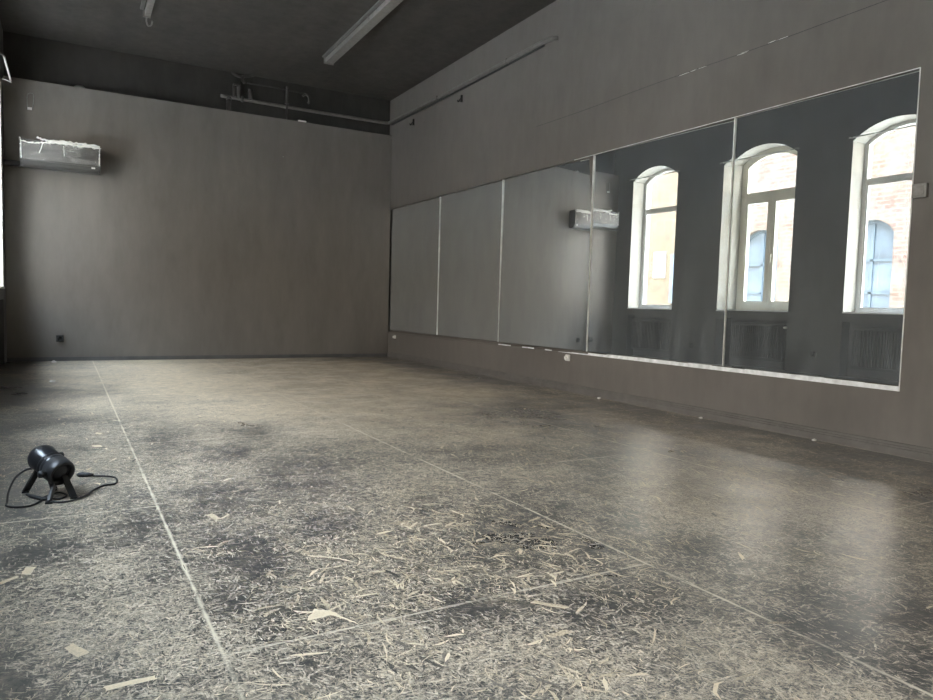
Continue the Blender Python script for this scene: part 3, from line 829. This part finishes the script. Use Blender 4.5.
def tube_lamp(x_far, y_far, x_near, y_near, w, label, hook):
    root = thing('ceiling_lamp', label, 'lamp', ((x_far+x_near)/2, (y_far+y_near)/2, H), 'batten lamps on the black ceiling')
    a = Vector((x_far, y_far, 0)); b = Vector((x_near, y_near, 0)); d = (b-a).normalized(); s = Vector((-d.y, d.x, 0))
    if s.x < 0: s = -s
    def bar(o0, o1, z0, z1, la=0.0, lb=0.0):
        bm = B(); p = []
        for e, sh in ((a, la), (b, -lb)):
            for o_, zz in ((o0, z0), (o1, z0), (o1, z1), (o0, z1)):
                p.append(bm.verts.new(e + d*sh + s*o_ + Vector((0, 0, zz))))
        bm.faces.new(p[:4]); bm.faces.new(list(reversed(p[4:])))
        for k in range(4): bm.faces.new((p[k], p[4+k], p[4+(k+1)%4], p[(k+1)%4]))
        return bm
    obj('housing', bar(-w/2, w/2, H-0.075, H-0.012), M['lamp'], root)
    obj('mounting_rail', bar(-w/2-0.05, -w/2-0.012, H-0.02, H-0.001, 0.03, 0.03), M['lamp_dark'], root)
    bm = bar(-w/2-0.018, w/2+0.004, H-0.085, H-0.004, -0.004, (b-a).length-0.012)
    obj('end_cap', bm, M['lamp'], root)
    n = 0
    L = (b-a).length; q = 0.55
    while q < L:
        e = a + d*q
        bm = B(); beam(bm, e + s*(-w/2-0.03) + Vector((0,0,H-0.012)), e + s*(-w/2+0.03) + Vector((0,0,H-0.08)), 0.02, 0.006, d)
        obj('clip', bm, M['lamp'], root); q += 1.1
    if hook:
        e = a - d*0.0
        bm = B(); tube(bm, smooth_path([e + Vector((0,0,H-0.05)), e - d*0.08 + Vector((-0.005,0,H-0.09)), e - d*0.16 + Vector((0.02,0,H-0.12)), e - d*0.17 + Vector((0.055,0,H-0.10)), e - d*0.10 + Vector((0.06,0,H-0.075))], 5), 0.009, 8)
        obj('cable_tail', bm, M['lamp'], root, True)
    return root
tube_lamp(3.09, 9.45, 3.05, 5.6, 0.11, 'long grey batten lamp on the black ceiling, nearer the mirrors', False)
tube_lamp(0.805, 9.10, 0.80, 5.6, 0.06, 'narrow grey batten lamp on the ceiling with a curled cable end', True)

# ------------------------------------------------------------------ air conditioner on the back wall
ax0, ax1 = -0.53, 0.362
ay = YB - 0.215
az0, az1 = 2.475, 2.815
AC = thing('air_conditioner', 'wrapped dark air conditioner high on the back wall by the windows', 'air conditioner', ((ax0+ax1)/2, YB, az0))
prof = [(YB+0.004, az0+0.03), (YB-0.03, az0+0.005), (YB-0.10, az0), (YB-0.17, az0+0.015), (ay+0.012, az0+0.05), (ay, az0+0.085), (ay-0.004, az0+0.20), (ay, az1-0.045),
        (ay+0.02, az1-0.012), (ay+0.05, az1), (YB+0.004, az1)]
def yz_prism(bm, prof, x0, x1, mat=0):
    a = [bm.verts.new((x0, y, z)) for y, z in prof]; b = [bm.verts.new((x1, y, z)) for y, z in prof]
    n = len(prof)
    bm.faces.new(a).material_index = mat; bm.faces.new(list(reversed(b))).material_index = mat
    for k in range(n): bm.faces.new((a[k], b[k], b[(k+1)%n], a[(k+1)%n])).material_index = mat
bm = B(); yz_prism(bm, prof, ax0+0.012, ax1-0.012); obj('casing', bm, M['unit'], AC)
for x0, x1 in ((ax0, ax0+0.012), (ax1-0.012, ax1)):
    bm = B(); yz_prism(bm, [(YB + (y-YB)*1.012, (z-(az0+az1)/2)*1.012+(az0+az1)/2) if y < YB else (y, z) for y, z in prof], x0, x1)
    obj('end_cap', bm, M['unit_dark'], AC)
bm = B(); box(bm, ax0+0.02, ax1-0.02, ay-0.010, ay+0.004, az0+0.085, az1-0.05, bevel=0.004); obj('front_panel', bm, M['unit'], AC)
bm = B(); yz_prism(bm, [(ay+0.008, az0+0.078), (ay-0.004, az0+0.074), (ay+0.02, az0+0.03), (ay+0.055, az0+0.002), (ay+0.06, az0+0.014)], ax0+0.03, ax1-0.03)
obj('louver', bm, M['unit'], AC)
bm = B()
for k in range(24):
    xx = ax0 + 0.05 + k*(ax1-ax0-0.1)/23
    box(bm, xx-0.012, xx+0.012, ay+0.055, YB-0.03, az1, az1+0.004)
obj('top_grille', bm, M['unit_dark'], AC)
bm = B(); box(bm, ax1-0.105, ax1-0.062, ay-0.007, ay+0.01, az0+0.050, az0+0.066); obj('sticker', bm, M['plastic_white'], AC)['label'] = 'small white sticker'
# film: crinkled sheet over the front, gathered on top
bm = B(); nx, nz = 90, 26; rows = []
for j in range(nz+1):
    v = j/nz; row = []
    for i2 in range(nx+1):
        u = i2/nx; xx = ax0-0.004 + u*(ax1-ax0+0.008)
        if v < 0.72: yy = ay - 0.014; z = az0+0.082 + (v/0.72)*(az1-0.03-az0-0.082)
        else:
            w_ = (v-0.72)/0.28; yy = ay - 0.014 + 0.12*w_; z = az1-0.03 + 0.045*math.sin(min(1, w_*1.3)*PI/2)
        yy -= 0.004*random.random() + 0.003*math.sin(u*37+v*11) + 0.003*math.sin(u*71-v*23)
        z += 0.004*math.sin(u*53+v*31)*(v > 0.05)
        row.append(bm.verts.new((xx, yy, z)))
    rows.append(row)
for a, b in zip(rows, rows[1:]):
    for k in range(nx): bm.faces.new((a[k], a[k+1], b[k+1], b[k]))
film = obj('plastic_film', bm, M['film'], AC, True); film['label'] = 'crinkled clear plastic film over the front'
bm = B()
def ropes(pts, r, seed):
    rd = random.Random(seed)
    P = smooth_path(pts, 7)
    P = [p + Vector((0, rd.uniform(-.008, .008), rd.uniform(-.007, .007))) for p in P]
    tube(bm, P, [r*rd.uniform(0.55, 1.35) for _ in P], 7)
yr = ay - 0.012
ropes([(ax0+0.19, yr, az1+0.025), (ax0+0.26, yr, az1+0.008), (ax0+0.36, yr, az1-0.002), (ax0+0.5, yr, az1+0.004), (ax0+0.6, yr, az1-0.008)], 0.013, 1)
ropes([(ax0+0.33, yr, az1-0.004), (ax0+0.46, yr, az1+0.012), (ax0+0.58, yr, az1+0.004), (ax0+0.72, yr, az1+0.006), (ax0+0.88, yr, az1-0.006)], 0.016, 2)
ropes([(ax0+0.30, yr, az1-0.018), (ax0+0.5, yr, az1-0.016), (ax0+0.7, yr, az1-0.022), (ax0+0.9, yr, az1-0.02)], 0.012, 3)
ropes([(ax0+0.0, yr, az1+0.01), (ax0+0.012, yr, az1-0.04), (ax0+0.01, yr, az1-0.14), (ax0+0.012, yr, az0+0.09)], 0.009, 4)
ropes([(ax0+0.01, yr, az1-0.04), (ax0+0.12, yr, az1-0.045), (ax0+0.2, yr, az1-0.04), (ax0+0.33, yr, az1-0.03)], 0.010, 5)
ropes([(ax0+0.245, yr, az1-0.04), (ax0+0.23, yr, az1-0.1), (ax0+0.205, yr, az1-0.165)], 0.005, 6)
ropes([(ax0+0.475, yr, az1-0.04), (ax0+0.48, yr, az1-0.17)], 0.004, 7)
ropes([(ax1-0.01, yr, az1-0.02), (ax1-0.012, yr, az1-0.12), (ax1-0.014, yr, az0+0.09)], 0.006, 8)
obj('film_edge', bm, M['plastic_white'], film, True)['label'] = 'bunched white edge of the film'
# its pipe running to the window wall
root = thing('pipe_cover', 'dark pipe sleeve from the air conditioner to the window wall', 'pipe', (ax0, YB-0.05, az0+0.05))
bm = B(); box(bm, XL, ax0-0.001, YB-0.085, YB, az0+0.01, az0+0.075, bevel=0.006); obj('sleeve', bm, M['black_gloss'], root)
# loose cable end above it
root = thing('cable_stub', 'loose cable loop with a pale end on wall above the air conditioner', 'cable', (-0.43, YB, 3.32))
bm = B(); tube(bm, smooth_path([(-0.395, YB-0.008, 3.23), (-0.388, YB-0.012, 3.30), (-0.385, YB-0.010, 3.40), (-0.41, YB-0.012, 3.425), (-0.45, YB-0.010, 3.40), (-0.455, YB-0.01, 3.30), (-0.45, YB-0.008, 3.24)], 5), 0.0055, 7)
obj('cable', bm, M['socket_grey'], root, True)
bm = B(); box(bm, -0.452, -0.405, YB-0.025, YB+0.003, 3.215, 3.245, bevel=0.003); obj('connector', bm, M['plastic_white'], root)

# bits left on top of the lining
bm = B(); box(bm, 3.035, 3.155, YB-0.004, YB+0.03, LINE_TOP, LINE_TOP+0.022, bevel=0.003)
tag(obj('plaster_offcut', bm, M['chip_white']), 'small white offcut lying on top of the back wall lining', 'offcut')
bm = B(); bmesh.ops.create_icosphere(bm, subdivisions=3, radius=0.05)
for v in bm.verts: v.co = Vector((v.co.x*1.3+0.13, v.co.y*0.7+YB+0.04, max(0, v.co.z*0.75)+LINE_TOP+random.uniform(0, 0.006)))
tag(obj('foam_lump', bm, M['lamp'], smooth=True), 'grey lump of foam on the lining top above the air conditioner', 'foam')

# ------------------------------------------------------------------ sockets and boxes
def socket(name, label, origin, right, out, size, mat, round_=True, group=None, cat='socket', depth=0.03):
    o = Vector(origin); r = Vector(right); n = Vector(out); u = Vector((0, 0, 1))
    root = thing(name, label, cat, o, group)
    def bx(a0, a1, b0, b1, c0, c1, bev):
        bm = B(); fs = box(bm, a0, a1, b0, b1, c0, c1, bevel=bev)
        for v in bm.verts: v.co = o + r*v.co.x + n*v.co.y + u*v.co.z
        return bm
    s = size/2
    obj('plate', bx(-s, s, 0, depth*0.5, -s, s, 0.004), mat, root)
    bm = B(); lathe(bm, [(depth*0.5-0.001, s*0.80), (depth, s*0.72), (depth, s*0.55), (depth*0.55, s*0.5), (depth*0.5, 0)], o, n, 24)
    ring = obj('socket_ring', bm, mat, root, True)
    for sg in (-1, 1):
        bm = B(); lathe(bm, [(depth*0.45, 0.0), (depth*0.45, 0.004), (depth*0.62, 0.004), (depth*0.62, 0)], o + r*(0.0095*sg), n, 10)
        obj('contact_hole', bm, M['black'], ring)
    return root
socket('wall_socket', 'black wall socket low on the back wall under the air conditioner', (-0.12, YB, 0.297), (1,0,0), (0,-1,0), 0.088, M['black'], depth=0.05)
socket('wall_socket', 'small pale socket on the right wall by the back corner', (XR, 10.40, 0.337), (0,1,0), (-1,0,0), 0.05, M['plastic_white'], depth=0.045)
socket('wall_socket', 'small pale socket under the mirror ledge on the right wall', (XR, 5.88, 0.355), (0,1,0), (-1,0,0), 0.065, M['plastic_white'], depth=0.04)
socket('wall_socket', 'black socket on the pier between the two windows nearest the back wall', (XL, 8.70, 0.30), (0,1,0), (1,0,0), 0.085, M['black'], depth=0.03, group='sockets on the window piers')
socket('wall_socket', 'black socket on the pier between cream casement window and third window', (XL, 6.52, 0.30), (0,1,0), (1,0,0), 0.085, M['black'], depth=0.03, group='sockets on the window piers')
root = thing('switch_box', 'grey painted square switch beside the near end of the mirrors', 'switch', (XR, 2.436, 1.655))
bm = B(); box(bm, XR-0.028, XR, 2.393, 2.480, 1.612, 1.698, bevel=0.006); obj('housing', bm, M['socket_grey'], root)
bm = B(); box(bm, XR-0.034, XR-0.026, 2.408, 2.465, 1.628, 1.684, bevel=0.004); obj('rocker', bm, M['socket_grey'], root)

# ------------------------------------------------------------------ spotlight on the floor
A_ = Vector((-0.108, 3.575, 0.152)); B_ = Vector((-0.048, 3.480, 0.112))
axd = (B_ - A_).normalized(); Lb = (B_ - A_).length
SP = thing('stage_spotlight', 'small black stage spotlight standing on splayed legs on the floor', 'spotlight', (-0.08, 3.5, 0))
R0 = 0.057
bm = B()
lathe(bm, [(-0.062, 0.0), (-0.060, 0.014), (-0.054, 0.029), (-0.043, 0.043), (-0.028, 0.054), (-0.008, 0.061), (0.015, R0), (Lb*0.55, R0), (Lb*0.56, R0-0.001), (Lb*0.58, R0-0.001), (Lb*0.59, R0),
           (Lb-0.02, R0), (Lb-0.02, 0.0)], A_, axd, 40)
obj('body', bm, M['black_gloss'], SP, True)
bm = B(); lathe(bm, [(Lb-0.03, R0-0.002), (Lb-0.03, R0+0.002), (Lb+0.018, R0+0.001), (Lb+0.026, R0-0.001), (Lb+0.03, R0-0.004), (Lb+0.03, R0-0.012), (Lb+0.01, R0-0.014), (Lb+0.01, 0)], A_, axd, 40)
obj('front_rim', bm, M['black'], SP, True)
bm = B(); lathe(bm, [(Lb+0.006, 0.0), (Lb+0.012, R0-0.018), (Lb+0.018, R0-0.03), (Lb+0.02, 0)], A_, axd, 32)
obj('lens', bm, M['black_gloss'], SP, True)
bm = B()
lathe(bm, [(Lb*0.45, R0-0.002), (Lb*0.45, R0+0.0015), (Lb*0.50, R0+0.0015), (Lb*0.50, R0-0.002)], A_, axd, 40)
obj('clamp_band', bm, M['black'], SP, True)
feet = [((-0.178, 3.605), A_ + Vector((-0.014, 0.0, -0.035)), True), ((-0.070, 3.595), A_ + Vector((0.016, -0.012, -0.038)), True),
        ((-0.084, 3.375), B_ + Vector((-0.012, 0.012, -0.035)), False), ((0.008, 3.420), B_ + Vector((0.018, 0.0, -0.02)), False)]
for (fx, fy), top, far_ in feet:
    bm = B()
    foot = Vector((fx, fy, 0.004)); side = axd.cross(Vector((0, 0, 1)))
    side = (foot - top).cross(axd)
    beam(bm, top, foot, 0.010, 0.026, axd)
    obj('leg', bm, M['black'], SP)
    bm = B(); box(bm, fx-0.014, fx+0.014, fy-0.014, fy+0.014, 0.0, 0.008, bevel=0.002)
    obj('rubber_foot', bm, M['cable'], SP)
sd = axd.cross(Vector((0, 0, 1))).normalized()
for s, e in ((-1, A_), (1, B_)):
    bm = B(); o_ = e - axd*0.02*s*0 + sd*(R0-0.004) * (1 if s > 0 else -1)
    lathe(bm, [(0, 0), (0, 0.011), (0.016, 0.011), (0.02, 0.016), (0.032, 0.015), (0.034, 0)], o_, sd*(1 if s > 0 else -1), 16)
    obj('knob', bm, M['black'], SP, True)
bm = B()
zc = 0.006
path = [(-0.135, 3.60, 0.105), (-0.175, 3.62, 0.098), (-0.215, 3.60, 0.070), (-0.235, 3.53, 0.03), (-0.236, 3.44, zc), (-0.234, 3.38, zc), (-0.20, 3.345, zc), (-0.155, 3.34, zc),
        (-0.118, 3.395, zc), (-0.10, 3.47, zc), (-0.05, 3.52, zc), (-0.02, 3.46, zc), (-0.045, 3.41, zc), (-0.085, 3.43, zc), (-0.06, 3.36, zc), (0.0, 3.36, zc), (0.055, 3.43, zc), (0.09, 3.52, zc),
        (0.13, 3.575, zc), (0.172, 3.585, zc), (0.186, 3.64, zc), (0.182, 3.71, zc), (0.15, 3.755, zc), (0.09, 3.79, zc)]
tube(bm, smooth_path(path, 6), 0.0042, 8)
cab = obj('power_cable', bm, M['cable'], SP, True)
bm = B(); tube(bm, [(0.092, 3.789, 0.011), (0.07, 3.80, 0.012), (0.045, 3.812, 0.012), (0.03, 3.818, 0.011), (0.022, 3.822, 0.011)], [0.006, 0.010, 0.012, 0.011, 0.006], 10)
obj('plug', bm, M['cable'], cab, True)
bm = B(); tube(bm, [(-0.170, 3.525, 0.010), (-0.150, 3.485, 0.010), (-0.115, 3.43, 0.010), (-0.08, 3.405, 0.010)], [0.005, 0.009, 0.009, 0.006], 8)
obj('strain_relief', bm, M['cable'], cab, True)

# crumbs of plaster on the floor
crumbs = [((4.50, 5.28), 0.016, 'white plaster crumb on the floor below the pale socket'), ((-0.185, 10.45), 0.026, 'white plaster crumb on the floor below the black wall socket'),
          ((-0.16, 8.1), 0.022, 'white plaster crumb lying on the floor in the window light, left of the board joint'), ((4.51, 4.02), 0.014, 'white plaster crumb by the skirting near the middle of the mirrors'),
          ((4.50, 3.0), 0.014, 'white plaster crumb by the skirting below the near mirror end')]
for (cx, cy), r, lb in crumbs:
    bm = B(); bmesh.ops.create_icosphere(bm, subdivisions=2, radius=r)
    for v in bm.verts:
        k = 0.75 + 0.5*random.random()
        v.co = Vector((v.co.x*k*1.2 + cx, v.co.y*k + cy, max(-r*0.3, v.co.z*k*0.7) + r*0.3 + 0.0012))
    tag(obj('plaster_crumb', bm, M['chip_white']), lb, 'crumb', 'plaster crumbs on the floor')

# ------------------------------------------------------------------ outside: courtyard and the brick house across it
GX = -8.0; GZ = -0.9
FH = 6.0
bm = B(); box(bm, GX-45, XL-0.5, -45, 45, GZ-0.2, GZ)
struct(obj('courtyard_ground', bm, M['courtyard']))
HB = thing('brick_building', 'sunlit pale brick house across the courtyard, seen through the windows', 'building', (GX, 12, GZ))
holes = [(9.95, 1.15), (13.05, 1.2), (19.3, 1.15)]
hz0, hz1s, hz1 = 0.75, 2.95, 3.28
bm = B()
segs = sorted((c-w/2, c+w/2, c) for c, w in holes)
pv = 8.55
for y0, y1, c in segs + [(32, None, None)]:
    quad(bm, [(GX, pv, GZ), (GX, y0, GZ), (GX, y0, FH), (GX, pv, FH)])
    if y1 is None: break
    pv = y1
    hw = (y1-y0)/2; h = hz1-hz1s; R = (hw*hw+h*h)/(2*h); zc_ = hz1-R
    P = [(y0+(y1-y0)*k/12, zc_+math.sqrt(R*R-(y0+(y1-y0)*k/12-c)**2)) for k in range(13)]
    for (a, za), (b, zb) in zip(P, P[1:]):
        quad(bm, [(GX, a, za), (GX, b, zb), (GX, b, FH), (GX, a, FH)])
        quad(bm, [(GX, a, za), (GX, b, zb), (GX-0.25, b, zb), (GX-0.25, a, za)])
    quad(bm, [(GX, y0, GZ), (GX, y1, GZ), (GX, y1, hz0), (GX, y0, hz0)])
    for yv in (y0, y1): quad(bm, [(GX, yv, hz0), (GX-0.25, yv, hz0), (GX-0.25, yv, hz1s), (GX, yv, hz1s)])
    quad(bm, [(GX, y0, hz0), (GX, y1, hz0), (GX-0.25, y1, hz0), (GX-0.25, y0, hz0)])
box(bm, GX-3, GX-0.3, 8.55, 32, GZ, FH)
quad(bm, [(GX, 8.55, GZ), (GX-0.3, 8.55, GZ), (GX-0.3, 8.55, FH), (GX, 8.55, FH)])
box(bm, GX-3, GX+0.12, 8.45, 32, FH, FH+0.18)
obj('facade', bm, M['brick'], HB)
for c, w in holes:
    hw = w/2; h = hz1-hz1s; R = (hw*hw+h*h)/(2*h); zc_ = hz1-R
    def ol(i_, zb):
        return [(c+hw-i_, zb), (c-hw+i_, zb)] + [(c-hw+i_+2*(hw-i_)*k/12, zc_+math.sqrt((R-i_)**2-(-hw+i_+2*(hw-i_)*k/12)**2)) for k in range(13)]
    bm = B(); ring_x(bm, ol(0, hz0), ol(0.08, hz0+0.08), GX-0.22, GX-0.14)
    box(bm, GX-0.21, GX-0.15, c-0.035, c+0.035, hz0+0.08, hz1-0.09)
    for zq in (1.5, 2.3): box(bm, GX-0.21, GX-0.15, c-hw+0.08, c+hw-0.08, zq-0.03, zq+0.03)
    f = obj('arched_window', bm, M['blue_paint'], HB)
    bm = B(); prism_x(bm, ol(0.07, hz0+0.07), GX-0.20, GX-0.185)
    obj('pane', bm, M['blue_glass'], f)
# notice board and poster by the far entrance
bm = B(); box(bm, GX, GX+0.04, 16.0, 16.5, 2.0, 2.85, bevel=0.01)
nb = obj('notice_board', bm, M['sign_white'], HB)
bm = B()
for k in range(7):
    wv = random.uniform(0.12, 0.19)
    box(bm, GX+0.04, GX+0.043, 16.25-wv, 16.25+wv, 2.62-k*0.075, 2.645-k*0.075)
obj('printed_lines', bm, M['sign_ink'], nb)
bm = B(); box(bm, GX, GX+0.04, 15.2, 15.8, 1.2, 2.75, bevel=0.01)
obj('poster', bm, M['poster_blue'], HB)
bm = B(); box(bm, GX, GX+0.10, 17.5, 17.95, 3.6, 5.6, bevel=0.02)
obj('shutter', bm, M['blue_paint'], HB)

# ------------------------------------------------------------------ light: sky, sun on the house across the yard
w = bpy.data.worlds.new('daylight'); scene.world = w; w.use_nodes = True
nt = w.node_tree; bg = nt.nodes['Background']
SKY = 58.0; SUN = 4.0
tc = nt.nodes.new('ShaderNodeTexCoord'); se = nt.nodes.new('ShaderNodeSeparateXYZ'); rp = nt.nodes.new('ShaderNodeValToRGB')
nt.links.new(tc.outputs['Generated'], se.inputs[0]); nt.links.new(se.outputs[2], rp.inputs[0]); nt.links.new(rp.outputs[0], bg.inputs[0])
rp.color_ramp.elements[0].position = 0.0; rp.color_ramp.elements[0].color = (0.120, 0.108, 0.092, 1)
rp.color_ramp.elements[1].position = 0.9; rp.color_ramp.elements[1].color = (0.66, 0.81, 1.0, 1)
e3 = rp.color_ramp.elements.new(0.40); e3.color = (0.26, 0.243, 0.222, 1)
bg.inputs[1].default_value = SKY
sl = bpy.data.lights.new('sun', 'SUN'); sl.energy = SUN; sl.angle = math.radians(0.6); sl.color = (1.0, 0.93, 0.82)
so = bpy.data.objects.new('sun', sl); COL.objects.link(so)
so.rotation_euler = Vector((-0.36, 0.74, -0.57)).to_track_quat('-Z', 'Y').to_euler()
so.location = (6, -4, 12)
for i, c in enumerate(WIN_C):                                       # portals guide the sampling of the sky
    pl = bpy.data.lights.new('sky_portal', 'AREA'); pl.shape = 'RECTANGLE'; pl.size = 2.7; pl.size_y = WIN_WS[i]
    pl.cycles.is_portal = True
    po = bpy.data.objects.new('sky_portal', pl); COL.objects.link(po)
    po.location = (OUTX - 0.02, c, (SILL + CROWN)/2); po.rotation_euler = (0, -PI/2, 0)

# ------------------------------------------------------------------ camera
cd = bpy.data.cameras.new('camera'); cam = bpy.data.objects.new('camera', cd); COL.objects.link(cam)
yaw, pit, rol = map(math.radians, (29.5424, -3.6359, 1.5281))
f = Vector((math.sin(yaw)*math.cos(pit), math.cos(yaw)*math.cos(pit), math.sin(pit)))
r = Vector((math.cos(yaw), -math.sin(yaw), 0)); u = r.cross(f)
r2 = r*math.cos(rol) + u*math.sin(rol); u2 = -r*math.sin(rol) + u*math.cos(rol)
m = Matrix((( r2.x, u2.x, -f.x, 0), (r2.y, u2.y, -f.y, 0), (r2.z, u2.z, -f.z, 0.8765), (0, 0, 0, 1)))
cam.matrix_world = m
cd.sensor_fit = 'HORIZONTAL'; cd.sensor_width = 36; cd.lens = 36 * 700.58 / 933
cd.clip_start = 0.05; cd.clip_end = 100
scene.camera = cam

scene.view_settings.view_transform = 'Standard'
scene.view_settings.look = 'None'
scene.view_settings.gamma = 1.0
scene.view_settings.use_curve_mapping = False
scene.view_settings.exposure = 0.08
c = scene.cycles
c.max_bounces = 10; c.diffuse_bounces = 5; c.glossy_bounces = 5; c.transparent_max_bounces = 12; c.transmission_bounces = 4
c.caustics_reflective = True; c.blur_glossy = 0.3
c.sample_clamp_indirect = 12
c.use_denoising = True
